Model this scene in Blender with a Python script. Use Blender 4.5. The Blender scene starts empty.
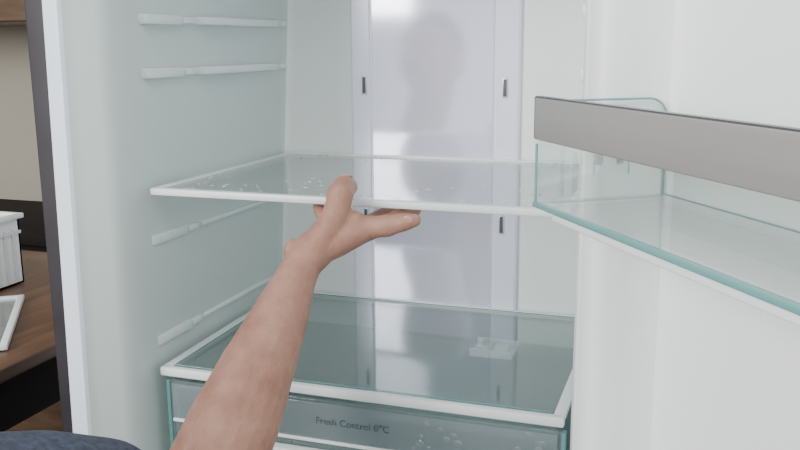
import bpy, bmesh, math, random
from mathutils import Vector, Matrix
random.seed(4)
S=bpy.context.scene; COL=S.collection

# ---------------------------------------------------------------- materials
def new_mat(name):
    m=bpy.data.materials.new(name); m.use_nodes=True
    nt=m.node_tree; nt.nodes.clear()
    return m,nt,nt.nodes.new('ShaderNodeOutputMaterial')
def pbr(name,col,rough=.5,metal=0,noise=0,scale=8,bump=0,spec=.5,stretch=None):
    m,nt,out=new_mat(name)
    b=nt.nodes.new('ShaderNodeBsdfPrincipled')
    b.inputs['Roughness'].default_value=rough; b.inputs['Metallic'].default_value=metal
    b.inputs['Specular IOR Level'].default_value=spec
    b.inputs['Base Color'].default_value=(*col,1)
    nt.links.new(b.outputs[0],out.inputs[0])
    if noise or bump:
        tc=nt.nodes.new('ShaderNodeTexCoord'); mp=nt.nodes.new('ShaderNodeMapping')
        if stretch: mp.inputs['Scale'].default_value=stretch
        n=nt.nodes.new('ShaderNodeTexNoise'); n.inputs['Scale'].default_value=scale; n.inputs['Detail'].default_value=5
        nt.links.new(tc.outputs['Object'],mp.inputs[0]); nt.links.new(mp.outputs[0],n.inputs['Vector'])
        r=nt.nodes.new('ShaderNodeValToRGB')
        r.color_ramp.elements[0].position=.3; r.color_ramp.elements[1].position=.7
        r.color_ramp.elements[0].color=(*[c*(1-noise) for c in col],1)
        r.color_ramp.elements[1].color=(*[min(1,c*(1+noise)) for c in col],1)
        nt.links.new(n.outputs['Fac'],r.inputs[0]); nt.links.new(r.outputs[0],b.inputs['Base Color'])
        if bump:
            bp=nt.nodes.new('ShaderNodeBump'); bp.inputs['Strength'].default_value=bump; bp.inputs['Distance'].default_value=.002
            nt.links.new(n.outputs['Fac'],bp.inputs['Height']); nt.links.new(bp.outputs[0],b.inputs['Normal'])
    return m
def glass(name,tint,haze=.1,hazecol=(.8,.9,.88),rough=.02,f0=.04,noise=0):
    """thin clear sheet: tinted transparency, Schlick fresnel gloss and a little haze"""
    m,nt,out=new_mat(name)
    tr=nt.nodes.new('ShaderNodeBsdfTransparent'); tr.inputs[0].default_value=(*tint,1)
    df=nt.nodes.new('ShaderNodeBsdfDiffuse'); df.inputs[0].default_value=(*hazecol,1)
    gl=nt.nodes.new('ShaderNodeBsdfGlossy'); gl.inputs['Roughness'].default_value=rough
    m1=nt.nodes.new('ShaderNodeMixShader'); m1.inputs[0].default_value=haze
    nt.links.new(tr.outputs[0],m1.inputs[1]); nt.links.new(df.outputs[0],m1.inputs[2])
    lw=nt.nodes.new('ShaderNodeLayerWeight'); lw.inputs[0].default_value=.5
    pw=nt.nodes.new('ShaderNodeMath'); pw.operation='POWER'; pw.inputs[1].default_value=5
    ma=nt.nodes.new('ShaderNodeMath'); ma.operation='MULTIPLY_ADD'; ma.inputs[1].default_value=1-f0; ma.inputs[2].default_value=f0
    nt.links.new(lw.outputs['Facing'],pw.inputs[0]); nt.links.new(pw.outputs[0],ma.inputs[0])
    m2=nt.nodes.new('ShaderNodeMixShader')
    nt.links.new(ma.outputs[0],m2.inputs[0]); nt.links.new(m1.outputs[0],m2.inputs[1]); nt.links.new(gl.outputs[0],m2.inputs[2])
    nt.links.new(m2.outputs[0],out.inputs[0])
    if noise:
        tc=nt.nodes.new('ShaderNodeTexCoord'); n=nt.nodes.new('ShaderNodeTexNoise'); n.inputs['Scale'].default_value=14; n.inputs['Detail'].default_value=6
        mr=nt.nodes.new('ShaderNodeMapRange'); mr.inputs[1].default_value=.35; mr.inputs[2].default_value=.75
        mr.inputs[3].default_value=haze; mr.inputs[4].default_value=haze+noise
        nt.links.new(tc.outputs['Object'],n.inputs['Vector']); nt.links.new(n.outputs['Fac'],mr.inputs[0]); nt.links.new(mr.outputs[0],m1.inputs[0])
    return m
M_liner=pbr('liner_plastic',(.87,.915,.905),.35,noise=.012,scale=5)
M_liner_shade=pbr('liner_plastic_shaded',(.60,.69,.67),.35,noise=.015,scale=5)  # same plastic as the liner, left wall's shade put into the colour
M_flange=pbr('flange_plastic',(.80,.87,.95),.3)
M_door=pbr('door_plastic',(.86,.89,.875),.4,noise=.01,scale=4)
M_panel=pbr('back_panel_film',(.84,.84,.99),.075,metal=.30,noise=.012,scale=3,stretch=(3,3,.4),spec=.9)
M_panel2=pbr('back_panel_strip',(.84,.85,.98),.2,metal=.08)
M_slot=pbr('slot_dark',(.10,.10,.11),.6)
M_slot_rim=pbr('slot_rim',(.65,.66,.7),.3,metal=.3)
M_white=pbr('white_plastic',(.80,.83,.82),.3)
M_rib=pbr('rib_plastic',(.78,.85,.83),.3)
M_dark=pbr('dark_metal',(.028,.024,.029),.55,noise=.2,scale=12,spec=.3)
M_side=pbr('cabinet_side',(.10,.10,.11),.4,metal=.3)
M_band=pbr('band_aluminium',(.35,.335,.33),.42,metal=.35,noise=.03,scale=6,stretch=(1,1,20))
M_bandtop=pbr('band_edge',(.13,.13,.14),.35,metal=.5)
M_glass_u=glass('shelf_glass',(.92,.95,.94),.07,(.76,.82,.81),noise=.05)
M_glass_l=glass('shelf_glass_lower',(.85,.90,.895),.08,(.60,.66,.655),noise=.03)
M_teal=glass('glass_edge',(.42,.66,.64),.5,(.24,.50,.49),rough=.1)
M_clear=glass('bin_clear',(.97,.985,.982),.02,(.75,.85,.84),f0=.03)
M_binfloor=glass('bin_floor_clear',(.94,.97,.963),.18,(.80,.84,.83),f0=.03)
M_drawer=glass('drawer_clear',(.81,.87,.87),.14,(.47,.55,.555),rough=.08,noise=.05)
M_drawertop=glass('drawer_band',(.72,.80,.81),.30,(.44,.51,.53),rough=.1)
M_text=pbr('printed_text',(.08,.10,.11),.5)
M_drop=glass('water_drop',(.99,.99,.99),.22,(.97,.98,.98),rough=.01,f0=.05)
M_drop2=glass('water_drop_faint',(.93,.95,.95),.10,(.9,.92,.92),rough=.01,f0=.05)
M_glare=pbr('glare_white',(.95,.95,.94),.2)  # white of the imitated glare patch under the lower glass
M_glare_yel=pbr('glare_yellow',(.80,.68,.36),.4)  # yellowish part of the same imitated glare
M_gasket=pbr('gasket_rubber',(.70,.73,.73),.6)
def skin_mat():
    m,nt,out=new_mat('skin')
    b=nt.nodes.new('ShaderNodeBsdfPrincipled'); nt.links.new(b.outputs[0],out.inputs[0])
    b.inputs['Roughness'].default_value=.42; b.inputs['Specular IOR Level'].default_value=.45
    b.inputs['Subsurface Weight'].default_value=.10; b.inputs['Subsurface Radius'].default_value=(.01,.004,.002); b.inputs['Subsurface Scale'].default_value=.5
    tc=nt.nodes.new('ShaderNodeTexCoord')
    n=nt.nodes.new('ShaderNodeTexNoise'); n.inputs['Scale'].default_value=26; n.inputs['Detail'].default_value=8; n.inputs['Roughness'].default_value=.65
    nt.links.new(tc.outputs['Object'],n.inputs['Vector'])
    r=nt.nodes.new('ShaderNodeValToRGB'); r.color_ramp.elements[0].position=.32; r.color_ramp.elements[1].position=.68
    r.color_ramp.elements[0].color=(.33,.150,.102,1); r.color_ramp.elements[1].color=(.475,.262,.192,1)
    nt.links.new(n.outputs['Fac'],r.inputs[0]); nt.links.new(r.outputs[0],b.inputs['Base Color'])
    v=nt.nodes.new('ShaderNodeTexVoronoi'); v.inputs['Scale'].default_value=520; v.feature='DISTANCE_TO_EDGE'
    nt.links.new(tc.outputs['Object'],v.inputs['Vector'])
    a=nt.nodes.new('ShaderNodeMath'); a.operation='MULTIPLY_ADD'; a.inputs[1].default_value=.5
    nt.links.new(v.outputs['Distance'],a.inputs[0]); nt.links.new(n.outputs['Fac'],a.inputs[2])
    bp=nt.nodes.new('ShaderNodeBump'); bp.inputs['Strength'].default_value=.6; bp.inputs['Distance'].default_value=.002
    nt.links.new(a.outputs[0],bp.inputs['Height']); nt.links.new(bp.outputs[0],b.inputs['Normal'])
    return m
M_skin=skin_mat()
M_nail=pbr('nail',(.54,.31,.25),.25)
M_shirt=pbr('navy_cloth',(.06,.07,.105),.9,noise=.35,scale=160,bump=.6)
M_jeans=pbr('jeans_cloth',(.03,.04,.08),.9,noise=.3,scale=120,bump=.5)
M_hair=pbr('hair',(.03,.02,.015),.6,noise=.4,scale=60,bump=.8)
M_eye=pbr('eye_white',(.8,.8,.78),.2); M_lip=pbr('lip',(.42,.18,.15),.45)
M_wall=pbr('wall_paint',(.40,.365,.30),.8,noise=.04,scale=3)
M_part=pbr('wall_paint_white',(.6,.58,.53),.8,noise=.03,scale=3)
M_floor=pbr('floor_wood',(.018,.010,.008),.6,noise=.3,scale=6,stretch=(1,12,1),spec=.3)
M_table=pbr('table_wood',(.11,.055,.03),.35,noise=.3,scale=7,stretch=(10,1,1),bump=.1)
M_cab=pbr('cabinet_wood',(.12,.075,.045),.4,noise=.25,scale=6,stretch=(1,1,8))
M_darkcab=pbr('dark_cabinet',(.010,.007,.007),.75,noise=.2,scale=6,spec=.2)
M_handle=pbr('handle_metal',(.5,.5,.5),.3,metal=1)

# ---------------------------------------------------------------- helpers
def empty(name,loc=(0,0,0),rot=0):
    e=bpy.data.objects.new(name,None); e.empty_display_size=.05; e.location=loc; e.rotation_euler=(0,0,rot); COL.objects.link(e); return e
def fin(name,bm,mat,parent=None,smooth=False,ang=None):
    bmesh.ops.recalc_face_normals(bm,faces=bm.faces)
    me=bpy.data.meshes.new(name); bm.to_mesh(me); bm.free()
    for m in (mat if isinstance(mat,(list,tuple)) else [mat]): me.materials.append(m)
    if smooth:
        for p in me.polygons: p.use_smooth=True
        if ang: me.set_sharp_from_angle(angle=math.radians(ang))
    o=bpy.data.objects.new(name,me); COL.objects.link(o)
    if parent: o.parent=parent
    return o
def addbox(bm,lo,hi):
    r=bmesh.ops.create_cube(bm,size=1)
    c=[(a+b)/2 for a,b in zip(lo,hi)]; s=[b-a for a,b in zip(lo,hi)]
    for v in r['verts']: v.co=Vector((v.co.x*s[0]+c[0],v.co.y*s[1]+c[1],v.co.z*s[2]+c[2]))
    return r['verts']
def box(name,lo,hi,mat,parent=None,bev=0,seg=3):
    bm=bmesh.new(); addbox(bm,lo,hi)
    if bev: bmesh.ops.bevel(bm,geom=list(bm.edges),offset=bev,segments=seg,profile=.5,affect='EDGES')
    return fin(name,bm,mat,parent,smooth=bool(bev),ang=40 if bev else None)
def boxes(name,lst,mat,parent=None,bev=0):
    bm=bmesh.new()
    for lo,hi in lst:
        b2=bmesh.new(); addbox(b2,lo,hi)
        if bev: bmesh.ops.bevel(b2,geom=list(b2.edges),offset=bev,segments=2,profile=.5,affect='EDGES')
        t=bpy.data.meshes.new('t'); b2.to_mesh(t); b2.free(); bm.from_mesh(t); bpy.data.meshes.remove(t)
    return fin(name,bm,mat,parent,smooth=bool(bev),ang=40 if bev else None)

# ================================================================= REFRIGERATOR
FR=empty('refrigerator')
ZB,ZT=-.27,.60
def left_back_x(z): return -.018+.026*max(-.3,min(1.2,z/.43))
def section(z):
    k=(z+.065)/.485; k=max(-.4,min(1.4,k))
    xd=-.083+.009*k; xi=-.057+.006*k      # flange edges
    lb=left_back_x(z)
    pts=[(xd,-.400),(xd,-.412),(xd+.003,-.414),(xi-.003,-.414),(xi,-.411),(xi+.008,-.402),(-.026,-.392),(-.016,-.380),(-.012,-.362)]
    for i in range(1,5):
        t=i/5; pts.append((-.012+(lb-.004+.012)*t,-.362+.34*t))
    R=.014
    for i in range(0,7):
        a=math.pi/2*i/6
        pts.append((lb+R-R*math.cos(a),-R+R*math.sin(a)))
    for x in (.1,.2,.3,.4): pts.append((x,0))
    for i in range(0,7):
        a=math.pi/2*i/6
        pts.append((.482-R+R*math.sin(a),-R+R*math.cos(a)))
    pts+=[(.483,-.2),(.484,-.37),(.486,-.392),(.490,-.408),(.496,-.412),(.535,-.412),(.535,-.40)]
    return pts
bm=bmesh.new(); rows=[]
NZ=24
for i in range(NZ+1):
    z=ZB+(ZT-ZB)*i/NZ
    rows.append([bm.verts.new((x,y,z)) for x,y in section(z)])
np_=len(rows[0])
for i in range(NZ):
    for j in range(np_-1):
        f=bm.faces.new((rows[i][j],rows[i][j+1],rows[i+1][j+1],rows[i+1][j]))
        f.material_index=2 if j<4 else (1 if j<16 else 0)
# ceiling & floor of the compartment
f=bm.faces.new(rows[0]); f2=bm.faces.new(rows[-1])
fin('liner',bm,[M_liner,M_liner_shade,M_flange],FR,smooth=True,ang=35)
# outer body
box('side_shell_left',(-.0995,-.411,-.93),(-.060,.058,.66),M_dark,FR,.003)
box('side_shell_right',(.500,-.408,-.93),(.545,.058,.66),M_side,FR,.003)
box('back_shell',(-.06,.012,-.93),(.50,.058,.66),M_side,FR)
box('top_shell',(-.06,-.40,.61),(.50,.012,.66),M_side,FR)
box('bottom_shell',(-.06,-.40,-.93),(.50,.012,-.285),M_side,FR)
box('freezer_door',(-.097,-.47,-.90),(.545,-.416,-.33),M_white,FR,.008)
box('freezer_handle',(.0,-.51,-.40),(.44,-.485,-.38),M_handle,FR,.006)
boxes('freezer_handle_posts',[((.03,-.49,-.397),(.05,-.465,-.383)),((.39,-.49,-.397),(.41,-.465,-.383))],M_handle,FR)
box('centre_rail',(-.08,-.418,-.33),(.53,-.39,-.275),M_flange,FR,.004)
# back panel
bm=bmesh.new(); rws=[]
prof=[(.108,0),(.1095,-.005),(.112,-.0065),(.1375,-.0065),(.139,-.0050),(.141,-.0050),(.143,-.0080),(.317,-.0080),(.319,-.0050),(.321,-.0050),(.3225,-.0065),(.351,-.0065),(.3535,-.005),(.355,0)]
for z in [-.05+i*.645/20 for i in range(21)]:
    rws.append([bm.verts.new((x,y-.0003,z)) for x,y in prof])
for i in range(20):
    for j in range(len(prof)-1):
        f=bm.faces.new((rws[i][j],rws[i][j+1],rws[i+1][j+1],rws[i+1][j])); f.material_index=0 if 5<=j<=6 or j==7 else 1
fin('rear_cooling_panel',bm,[M_panel,M_panel2],FR,smooth=True,ang=25)
sl=[(.130,.304,.327),(.334,.302,.325),(.332,.113,.136),(.130,.113,.136)]
boxes('panel_slot_rims',[((x-.004,-.0085,a-.002),(x+.004,-.006,b+.002)) for x,a,b in sl],M_slot_rim,FR,.001)
boxes('panel_slots',[((x-.0024,-.0094,a),(x+.0024,-.0080,b)) for x,a,b in sl],M_slot,FR,.0006)
# shelf support rails on the two side walls
def rails(name,side):
    L=[]
    for z,faint in ((.402,0),(.342,0),(.214,2),(.149,1),(.026,1)):
        for (y0,y1,h,p) in ((-.335,-.262,.0058,.0070),(-.258,-.236,.0040,.0060),(-.228,-.03,.0048,.0060),(-.02,-.004,.004,.0055)):
            if faint==2 and y0<-.3: continue
            if faint==1: p*=.35
            if faint==1 and y0>-.25: h*=.6; p*=.3
            if side<0:
                xb=min(-.012,left_back_x(z))-.004; xe=max(-.012+(left_back_x(z)+.012)*(y0+.362)/.362, -.012+(left_back_x(z)+.012)*(y1+.362)/.362)+p
                zz=z-(.008 if faint==2 else 0)
                L.append(((xb,y0,zz-h),(xe,y1,zz+h)))
            else:
                zz=z-(.008 if faint==2 else 0)
                L.append(((.482-p*.9,y0,zz-h),(.488,y1,zz+h)))
    return boxes(name,L,M_rib,FR,.0018)
rails('support_rails_a',-1); rails('support_rails_b',1)

# ---- open door : local x = u (away from hinge), y = n (out through the door), origin at the bin corner
B0=Vector((.4686,-.5253,0)); TH=math.atan2(-.819,.574)
DR=empty('door',B0,TH); DR.parent=FR
DZ0,DZ1=-.30,.62
box('door_inner_liner',(-.052,.117,DZ0),(.50,.128,DZ1),M_door,DR,.004)
box('door_outer_shell',(-.055,.1285,DZ0-.01),(.505,.17,DZ1+.01),M_side,DR,.006)
# hinge side ridge, tapered
def ridge(name,x0,x1,flip):
    bm=bmesh.new()
    pr=[(x0,.120),(x0,.085),(x0+.006,.068),(x0+.014,.060),(x1-.010,.058),(x1-.004,.061),(x1,.068),(x1+.001,.085),(x1+.002,.105),(x1+.006,.114),(x1+.016,.1185)]
    if flip: pr=[(x0+x1-a,b) for a,b in pr]
    rr=[[bm.verts.new((a,b,z)) for a,b in pr] for z in (DZ0+.03,DZ0+.2,.1,.3,DZ1-.03)]
    for i in range(4):
        for j in range(len(pr)-1): bm.faces.new((rr[i][j],rr[i][j+1],rr[i+1][j+1],rr[i+1][j]))
    bm.faces.new(rr[0]); bm.faces.new(rr[-1])
    return fin(name,bm,M_door,DR,smooth=True,ang=35)
ridge('door_ridge_hinge_side',-.046,-.005,False)
ridge('door_ridge_handle_side',.446,.487,True)
boxes('door_gasket',[((-.056,.108,DZ0),(-.046,.119,DZ1)),((.49,.108,DZ0),(.502,.119,DZ1))],M_gasket,DR,.002)

# ================================================================= DOOR BIN
BN=empty('door_shelf_bin',B0+Vector((0,0,.250)),TH)
L=.44; D=.112; H=.083; t=.003
boxes('front_pane',[((0,0,.006),(L,t,.054))],M_clear,BN)
box('front_band',(.0015,-.0020,.0515),(L+.001,.0045,H),M_band,BN,.0012)
box('band_top_edge',(.0015,-.0015,H),(L+.001,.0040,H+.0010),M_bandtop,BN)
box('band_end_edge',(.0007,-.0017,.0525),(.0015,.004,H),M_bandtop,BN)
# end walls with rounded rear upper corner
def endwall(name,x):
    bm=bmesh.new(); pts=[(t,.004),(D,.004),(D,.062)]
    for i in range(7):
        a=math.pi/2*i/6; pts.append((D-.016+.016*math.cos(a),.064+.016*math.sin(a)))
    pts+=[(t,.080)]
    a=[bm.verts.new((x,p,q)) for p,q in pts]; b=[bm.verts.new((x+t,p,q)) for p,q in pts]
    bm.faces.new(a); bm.faces.new(b[::-1])
    for i in range(len(pts)):
        k=(i+1)%len(pts); bm.faces.new((a[i],a[k],b[k],b[i]))
    return fin(name,bm,M_clear,BN)
endwall('end_pane_a',0); endwall('end_pane_b',L-t)
box('floor_pane',(t,t,0),(L-t,D,.004),M_binfloor,BN)
box('rear_pane',(t,D-t,.004),(L-t,D,.030),M_clear,BN)
# tinted edges
def tube_obj(name,pts,r,mat,parent,cyc=False):
    c=bpy.data.curves.new(name,'CURVE'); c.dimensions='3D'; c.bevel_depth=r; c.bevel_resolution=2
    s=c.splines.new('POLY'); s.points.add(len(pts)-1)
    for p,q in zip(s.points,pts): p.co=(*q,1)
    s.use_cyclic_u=cyc
    o=bpy.data.objects.new(name,c); c.materials.append(mat); COL.objects.link(o); o.parent=parent
    return o
arc=[(0,D-.016+.016*math.cos(math.pi/2*i/6),.064+.016*math.sin(math.pi/2*i/6)) for i in range(7)]
tube_obj('end_edge_rear',[(0.0015,D,.004),(0.0015,D,.062)]+[(.0015,b,c) for _,b,c in arc]+[(.0015,.006,.080)],.0009,M_teal,BN)
tube_obj('floor_edge_end',[(0.001,0.001,.002),(0.001,D,.002)],.0012,M_teal,BN)
tube_obj('floor_edge_rear',[(0.001,D-.001,.004),(L,D-.001,.004)],.0007,M_teal,BN)
tube_obj('front_corner_edge',[(0.001,0.001,.003),(0.001,0.001,.048)],.0011,M_teal,BN)
box('front_bottom_edge',(0,-.0015,-.0005),(L,.0035,.0040),M_teal,BN,.001)
box('front_bottom_lip',(.03,.001,-.0065),(L,.008,-.0012),M_white,BN,.001)
boxes('end_hooks',[((.003,.050,.030),(.0045,.056,.074)),((.003,.068,.030),(.0045,.074,.074)),((.003,.050,.070),(.0055,.074,.076)),((.003,.020,.006),(.005,.023,.060)),((.003,.030,.006),(.008,.0325,.040))],M_clear,BN,.0005)
tube_obj('bin_hook_outline',[(.005,.048,.022),(.005,.048,.060),(.005,.056,.068),(.005,.072,.068),(.005,.078,.060),(.005,.078,.022)],.0007,M_clear,BN)

# ================================================================= GLASS SHELVES
def shelf(name,z,x0,x1,y0,y1,gm,th=.011,xb0=None,fw=.010,lw=.011):
    """framed glass shelf; front is y0"""
    E=empty(name); xb0=x0 if xb0 is None else xb0
    def prism(nm,quad,za,zb,mat,bev=.0015):
        bm=bmesh.new()
        a=[bm.verts.new((p[0],p[1],za)) for p in quad]; b=[bm.verts.new((p[0],p[1],zb)) for p in quad]
        bm.faces.new(a[::-1]); bm.faces.new(b)
        for i in range(4):
            k=(i+1)%4; bm.faces.new((a[i],a[k],b[k],b[i]))
        if bev: bmesh.ops.bevel(bm,geom=list(bm.edges),offset=bev,segments=2,profile=.5,affect='EDGES')
        return fin(nm,bm,mat,E,smooth=bool(bev),ang=40)
    prism('front_trim',[(x0,y0),(x1,y0),(x1,y0+fw),(x0,y0+fw)],z-th,z+.0008,M_white,.0020)
    prism('side_trim_a',[(x0,y0+fw*.6),(x0+lw,y0+fw*.6),(xb0+lw,y1),(xb0,y1)],z-.006,z+.0008,M_white)
    prism('side_trim_b',[(x1-lw,y0+fw*.6),(x1,y0+fw*.6),(x1,y1),(x1-lw,y1)],z-.006,z+.0008,M_white)
    prism('rear_trim',[(xb0,y1-.007),(x1,y1-.007),(x1,y1),(xb0,y1)],z-.006,z+.0025,M_white)
    prism('glass_pane',[(x0+lw*.8,y0+fw*.9),(x1-lw*.8,y0+fw*.9),(x1-lw*.8,y1-.006),(xb0+lw*.8,y1-.006)],z-.004,z-.0003,gm,0)
    return E
SH1=shelf('glass_shelf',.214,.001,.474,-.352,-.006,M_glass_u,th=.0072,fw=.010)
SH2=shelf('glass_shelf',0,-.001,.474,-.352,-.006,M_glass_l,th=.0098,xb0=-.010,fw=.010,lw=.012)
tube_obj('pane_edge',[(.014,-.340,.0010),(.458,-.340,.0010)],.0008,M_teal,SH2)
tube_obj('pane_edge_side',[(.0125,-.338,.0010),(.0045,-.02,.0010)],.0008,M_teal,SH2)
tube_obj('pane_edge_rear',[(.01,-.0135,.001),(.458,-.0135,.001)],.0007,M_teal,SH2)
# condensation drops
def drops(name,n,z,x0,x1,y0,y1,parent):
    bm=bmesh.new()
    for i in range(n):
        x=random.uniform(x0,x1); y=y0+(y1-y0)*(random.random()**2.4)
        r=random.uniform(.0008,.0024)
        b=bmesh.ops.create_icosphere(bm,subdivisions=2,radius=1)
        for v in b['verts']: v.co=Vector((x+v.co.x*r*1.2,y+v.co.y*r,z+v.co.z*r*.4))
    return fin(name,bm,M_drop,parent,smooth=True)
drops('water_drops',90,.2142,.02,.46,-.338,-.22,SH1)
drops('water_drops_rear',40,.2142,.02,.46,-.016,-.06,SH1)

# ================================================================= CRISPER DRAWER
CD=empty('crisper_drawer')
box('front_panel',(.007,-.347,-.235),(.473,-.342,-.016),M_drawer,CD,.0015)
box('front_upper_band',(.012,-.3495,-.062),(.468,-.3475,-.019),M_drawertop,CD,.0008)
box('front_grip_line',(.012,-.3505,-.0665),(.468,-.3475,-.0625),M_white,CD,.0008)
boxes('corner_posts',[((.004,-.3485,-.235),(.009,-.340,-.016)),((.471,-.3485,-.235),(.476,-.340,-.016))],M_teal,CD,.001)
boxes('side_panels',[((.014,-.341,-.235),(.018,-.05,-.03)),((.460,-.341,-.235),(.464,-.05,-.03)),((.018,-.054,-.235),(.460,-.05,-.03))],M_drawer,CD)
box('bottom_panel',(.007,-.341,-.24),(.473,-.05,-.236),M_binfloor,CD)
box('drawer_handle_lip',(.12,-.362,-.083),(.40,-.348,-.074),M_white,CD,.002)
# white plates added below the glass to imitate a patch of glare
boxes('glare_plate',[((.322,-.142,-.022),(.378,-.096,-.0185)),((.322,-.098,-.022),(.378,-.094,-.012)),((.322,-.144,-.022),(.378,-.140,-.012))],M_glare,CD,.001)
boxes('glare_blocks',[((.332,-.134,-.0184),(.346,-.104,-.010)),((.352,-.130,-.0184),(.370,-.108,-.012))],M_glare,CD,.001)
boxes('glare_yellow_patch',[((.334,-.130,-.0099),(.344,-.112,-.0092))],M_glare_yel,CD)
bm=bmesh.new()
for i in range(46):
    x=random.uniform(.31,.465); z=random.uniform(-.15,-.022); r=random.uniform(.0020,.0042)
    b=bmesh.ops.create_icosphere(bm,subdivisions=2,radius=1)
    for v in b['verts']: v.co=Vector((x+v.co.x*r*1.3,-.3496+v.co.y*.0008,z+v.co.z*r))
fin('condensation',bm,M_drop2,CD,smooth=True)
c=bpy.data.curves.new('printed_label','FONT'); c.body='Fresh Control 0°C'; c.size=.0115; c.extrude=.0001
o=bpy.data.objects.new('printed_label',c); c.materials.append(M_text); COL.objects.link(o); o.location=(.198,-.3501,-.043); o.rotation_euler=(math.pi/2,0,0); o.parent=CD

# ================================================================= PERSON
def cone(bm,p,q,r1,r2,seg=20):
    p,q=Vector(p),Vector(q); d=q-p
    if d.length<1e-6: return
    mt=Matrix.Translation((p+q)/2)@d.to_track_quat('Z','Y').to_matrix().to_4x4()
    bmesh.ops.create_cone(bm,cap_ends=True,segments=seg,radius1=r1,radius2=r2,depth=d.length,matrix=mt)
def chain(bm,pts):
    for i,(p,r) in enumerate(pts):
        bmesh.ops.create_icosphere(bm,subdivisions=3,radius=r,matrix=Matrix.Translation(p))
        if i: cone(bm,pts[i-1][0],p,pts[i-1][1],r)
def blob(bm,c,s,rot=(0,0,0)):
    from mathutils import Euler
    m=Matrix.Translation(c)@Euler(rot).to_matrix().to_4x4()@Matrix.Diagonal((*s,1))
    bmesh.ops.create_icosphere(bm,subdivisions=4,radius=1,matrix=m)
def organic(name,bm,mat,parent,vox,it=6,fac=.5):
    o=fin(name,bm,mat,parent,smooth=True)
    m=o.modifiers.new('r','REMESH'); m.mode='VOXEL'; m.voxel_size=vox; m.use_smooth_shade=True
    s=o.modifiers.new('s','SMOOTH'); s.factor=fac; s.iterations=it
    return o
PS=empty('person')
bm=bmesh.new()
W=(.212,-.400,.155)
chain(bm,[((.128,-.655,-.01),.043),((.155,-.575,-.060),.041),((.168,-.525,-.028),.046),((.180,-.495,.018),.044),((.190,-.465,.062),.037),((.201,-.432,.108),.0285),((.208,-.411,.140),.0215),(W,.0195),((.222,-.392,.168),.021)])
blob(bm,(.2005,-.399,.166),(.0095,.0095,.013))   # ulna head
# metacarpals / back of hand
mc=[((.272,-.372,.190),.0130),((.263,-.366,.184),.0130),((.250,-.364,.178),.012),((.237,-.364,.176),.011)]
for (p,r) in mc: chain(bm,[((.222,-.392,.168),.018),((.5*(.222+p[0]),.5*(-.392+p[1])-.004,.5*(.168+p[2])),.0165),(p,r)])
blob(bm,(.256,-.378,.194),(.017,.011,.013),(0,-.5,0))      # web between thumb and index
blob(bm,(.248,-.384,.179),(.018,.011,.013),(0,-.6,0))      # thenar side
# index – stretched along the underside of the trim
chain(bm,[(mc[0][0],.0128),((.284,-.372,.1915),.0112),((.293,-.3705,.1925),.0113),((.303,-.3685,.1950),.0095),((.309,-.368,.1965),.0094),((.315,-.368,.1980),.0082),((.3215,-.3675,.1995),.0066)])
# middle, ring, little – curled below the glass
chain(bm,[(mc[1][0],.0130),((.284,-.354,.1905),.0102),((.298,-.338,.1955),.0095),((.306,-.322,.2015),.0078)])
chain(bm,[(mc[2][0],.012),((.264,-.343,.188),.0098),((.276,-.318,.195),.0088),((.280,-.300,.2020),.0074)])
chain(bm,[(mc[3][0],.011),((.224,-.352,.188),.0090),((.211,-.343,.193),.008),((.202,-.334,.1995),.0074)])
# thumb – over the front trim, pad pressing on the glass
chain(bm,[((.226,-.394,.172),.018),((.238,-.390,.190),.0160),((.2430,-.387,.203),.0136),((.2450,-.383,.214),.0132),((.2455,-.379,.2235),.0138),((.2450,-.368,.2295),.0120),((.243,-.355,.2290),.0110),((.242,-.345,.2265),.0092)])
organic('right_arm_and_hand',bm,M_skin,PS,.0017,3)
bm=bmesh.new(); blob(bm,(.2425,-.353,.2393),(.0065,.0078,.0016),(-.20,0,0)); fin('thumb_nail',bm,M_nail,PS,smooth=True)
bm=bmesh.new(); blob(bm,(.3165,-.3750,.2012),(.0058,.0013,.0042),(.2,.1,.05)); fin('index_nail',bm,M_nail,PS,smooth=True)
# head, neck, other arm
bm=bmesh.new()
HC=Vector((-.040,-.90,.335))
blob(bm,HC,(.072,.088,.10)); blob(bm,HC+Vector((.012,.045,-.055)),(.045,.045,.05))
chain(bm,[((-.09,-.95,.12),.058),(HC+Vector((-.0,-.02,-.07)),.052)])
chain(bm,[(HC+Vector((.012,.086,.02)),.009),(HC+Vector((.014,.104,-.018)),.013)])
blob(bm,HC+Vector((-.072,-.005,-.01)),(.010,.020,.030)); blob(bm,HC+Vector((.072,-.005,-.01)),(.010,.020,.030))
chain(bm,[((-.33,-.96,.04),.05),((-.40,-1.0,-.20),.042),((-.30,-.86,-.30),.032),((-.25,-.82,-.33),.03)])
for i,(dx,dz) in enumerate(((.0,.018),(.006,.006),(.008,-.008),(.004,-.020))):
    chain(bm,[((-.25,-.82,-.33+dz),.012),((-.215+dx,-.79,-.34+dz),.009),((-.200+dx,-.775,-.355+dz),.008)])
organic('head_and_left_arm',bm,M_skin,PS,.005,4)
bm=bmesh.new(); blob(bm,HC+Vector((-.004,-.022,.028)),(.080,.090,.088)); organic('hair',bm,M_hair,PS,.006,2)
bm=bmesh.new()
for s in(-1,1): blob(bm,HC+Vector((.010+s*.030,.080,.012)),(.012,.008,.009))
fin('eyes',bm,M_eye,PS,smooth=True)
bm=bmesh.new(); blob(bm,HC+Vector((.013,.090,-.050)),(.022,.006,.007)); fin('mouth',bm,M_lip,PS,smooth=True)
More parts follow.
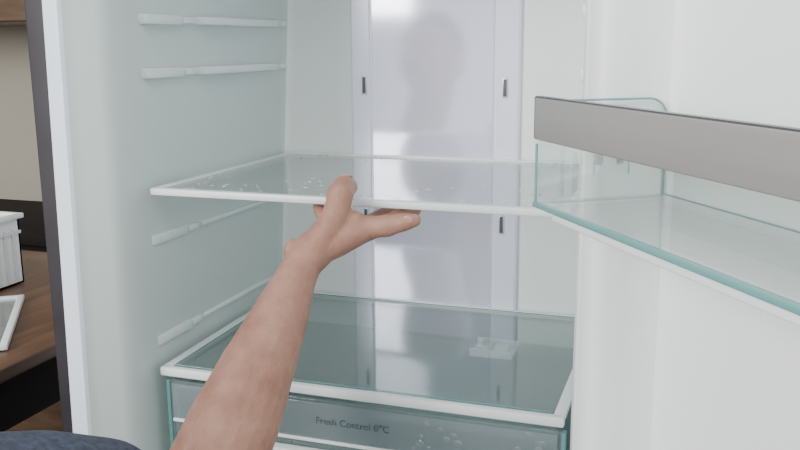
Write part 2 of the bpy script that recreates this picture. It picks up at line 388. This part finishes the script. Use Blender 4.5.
# shirt
bm=bmesh.new()
chain(bm,[((.138,-.645,.006),.053),((.128,-.70,.030),.058),((.105,-.78,.052),.064),((.06,-.86,.060),.07),((-.08,-.95,.055),.085),((-.27,-.97,.03),.07),((-.35,-.97,-.03),.062),((-.375,-.985,-.09),.058)])
chain(bm,[((.0,-.93,-.02),.10),((-.08,-1.10,-.08),.12),((-.15,-1.22,-.16),.12)])
chain(bm,[((-.22,-.97,-.02),.10),((-.24,-1.12,-.08),.12),((-.28,-1.24,-.16),.12)])
organic('navy_shirt',bm,M_shirt,PS,.007,5)
bm=bmesh.new()
chain(bm,[((-.15,-1.24,-.20),.12),((-.08,-1.08,-.50),.075),((-.10,-1.14,-.88),.05)])
chain(bm,[((-.28,-1.26,-.20),.12),((-.30,-1.02,-.48),.075),((-.34,-1.12,-.88),.05)])
organic('trousers',bm,M_jeans,PS,.01,4)
bm=bmesh.new()
for x,y in((-.10,-1.10),(-.34,-1.08)):
    chain(bm,[((x,y-.06,-.90),.042),((x,y+.04,-.905),.04),((x,y+.13,-.91),.034)])
organic('shoes',bm,M_dark,PS,.008,3)

# ================================================================= ROOM
box('floor',(-3,-3.5,-1.0),(3,1.3,-.945),M_floor)
box('wall_back',(-3,1.3,-1.0),(-.2,1.38,1.6),M_wall)
box('wall_partition',(-.13,.075,-.945),(3,.175,1.6),M_part)
box('wall_left',(-3.08,-1.2,-1.0),(-3.0,1.38,1.6),M_wall)
T=empty('wooden_table')
box('table_top',(-1.30,-.75,-.122),(-.38,.35,-.10),M_table,T,.003)
boxes('table_legs',[((x,y,-.945),(x+.06,y+.06,-.122)) for x,y in((-1.28,-.73),(-.46,-.73),(-1.28,.27),(-.46,.27))],M_darkcab,T)
box('table_side_apron',(-1.25,-.70,-.22),(-.42,.30,-.123),M_darkcab,T)
K=empty('kitchen_base_cabinet')
box('carcass',(-1.95,.86,-.945),(-.5,1.295,-.20),M_darkcab,K)
box('worktop',(-1.96,.83,-.20),(-.48,1.295,-.165),M_darkcab,K,.003)
boxes('door_fronts',[((-1.93+i*.48,.845,-.85),(-1.93+i*.48+.46,.859,-.22)) for i in range(3)],M_cab,K,.003)
K2=empty('kitchen_wall_cabinet')
box('carcass',(-1.95,.92,.44),(-.45,1.295,1.1),M_cab,K2)
boxes('door_fronts',[((-1.94+i*.5,.900,.445),(-1.94+i*.5+.49,.919,1.09)) for i in range(3)],M_cab,K2,.003)
boxes('door_handles',[((-1.52+i*.5,.885,.46),(-1.50+i*.5,.899,.58)) for i in range(3)],M_handle,K2,.003)
# white freezer basket on the table
BK=empty('plastic_basket')
bx0,bx1,by0,by1,z0,z1=-1.0,-.70,.055,.20,-.098,.035
boxes('walls',[((bx0,by0,z0),(bx1,by0+.004,z1)),((bx0,by1-.004,z0),(bx1,by1,z1)),((bx0,by0,z0),(bx0+.004,by1,z1)),((bx1-.004,by0,z0),(bx1,by1,z1)),((bx0,by0,z0),(bx1,by1,z0+.004))],M_white,BK)
boxes('rim',[((bx0-.008,by0-.008,z1),(bx1+.008,by0+.004,z1+.01)),((bx0-.008,by1-.004,z1),(bx1+.008,by1+.008,z1+.01)),((bx0-.008,by0,z1),(bx0+.004,by1,z1+.01)),((bx1-.004,by0,z1),(bx1+.008,by1,z1+.01))],M_white,BK,.002)
boxes('ribs',[((bx1-.001,by0+.012+i*.022,z0+.01),(bx1+.003,by0+.018+i*.022,z1-.02)) for i in range(6)]+[((bx1-.001,by0,z1-.03),(bx1+.004,by1,z1-.024))],M_gasket,BK)
# removed glass shelf lying on the table
G3=empty('glass_shelf',(-.61,.10,-.0985),math.atan2(-.8,.6))
boxes('frame',[((0,-.012,0),(.30,0,.010)),((0,-.20,0),(.30,-.188,.010)),((0,-.19,0),(.012,-.01,.010)),((.288,-.19,0),(.30,-.01,.010))],M_white,G3,.002)
box('glass_pane',(.012,-.188,.003),(.288,-.012,.006),M_glass_u,G3)

# ================================================================= LIGHT
w=bpy.data.worlds.new('world'); S.world=w; w.use_nodes=True
bg=w.node_tree.nodes['Background']; bg.inputs[0].default_value=(.91,.96,1.0,1); bg.inputs[1].default_value=1.12
def area(name,loc,target,size,power,col):
    l=bpy.data.lights.new(name,'AREA'); l.shape='RECTANGLE'; l.size=size[0]; l.size_y=size[1]; l.energy=power; l.color=col
    o=bpy.data.objects.new(name,l); COL.objects.link(o); o.location=loc
    o.rotation_euler=(Vector(target)-Vector(loc)).to_track_quat('-Z','Y').to_euler(); return o
area('window_daylight',(-1.6,-3.2,1.3),(.3,-.2,.1),(1.6,1.6),150,(1,.985,.965))
area('ceiling_lamp',(1.0,-2.4,1.8),(.2,-.3,0),(1.0,1.0),20,(1,.97,.92))

# ================================================================= CAMERA
yaw,pitch,roll,f=.3297,-.2041,-.0067,875.57
a,b=math.cos(yaw),math.sin(yaw); cp,sp=math.cos(pitch),math.sin(pitch)
fw=Vector((-b*cp,a*cp,sp)); rt=Vector((a,b,0)); up=rt.cross(fw)
r2=rt*math.cos(roll)+up*math.sin(roll); u2=-rt*math.sin(roll)+up*math.cos(roll)
cam=bpy.data.cameras.new('camera'); co=bpy.data.objects.new('camera',cam); COL.objects.link(co)
mw=Matrix((( r2.x,u2.x,-fw.x,.5859),(r2.y,u2.y,-fw.y,-1.1864),(r2.z,u2.z,-fw.z,.3729),(0,0,0,1)))
co.matrix_world=mw
cam.sensor_width=36; cam.lens=36*f/800; cam.clip_start=.02
S.camera=co
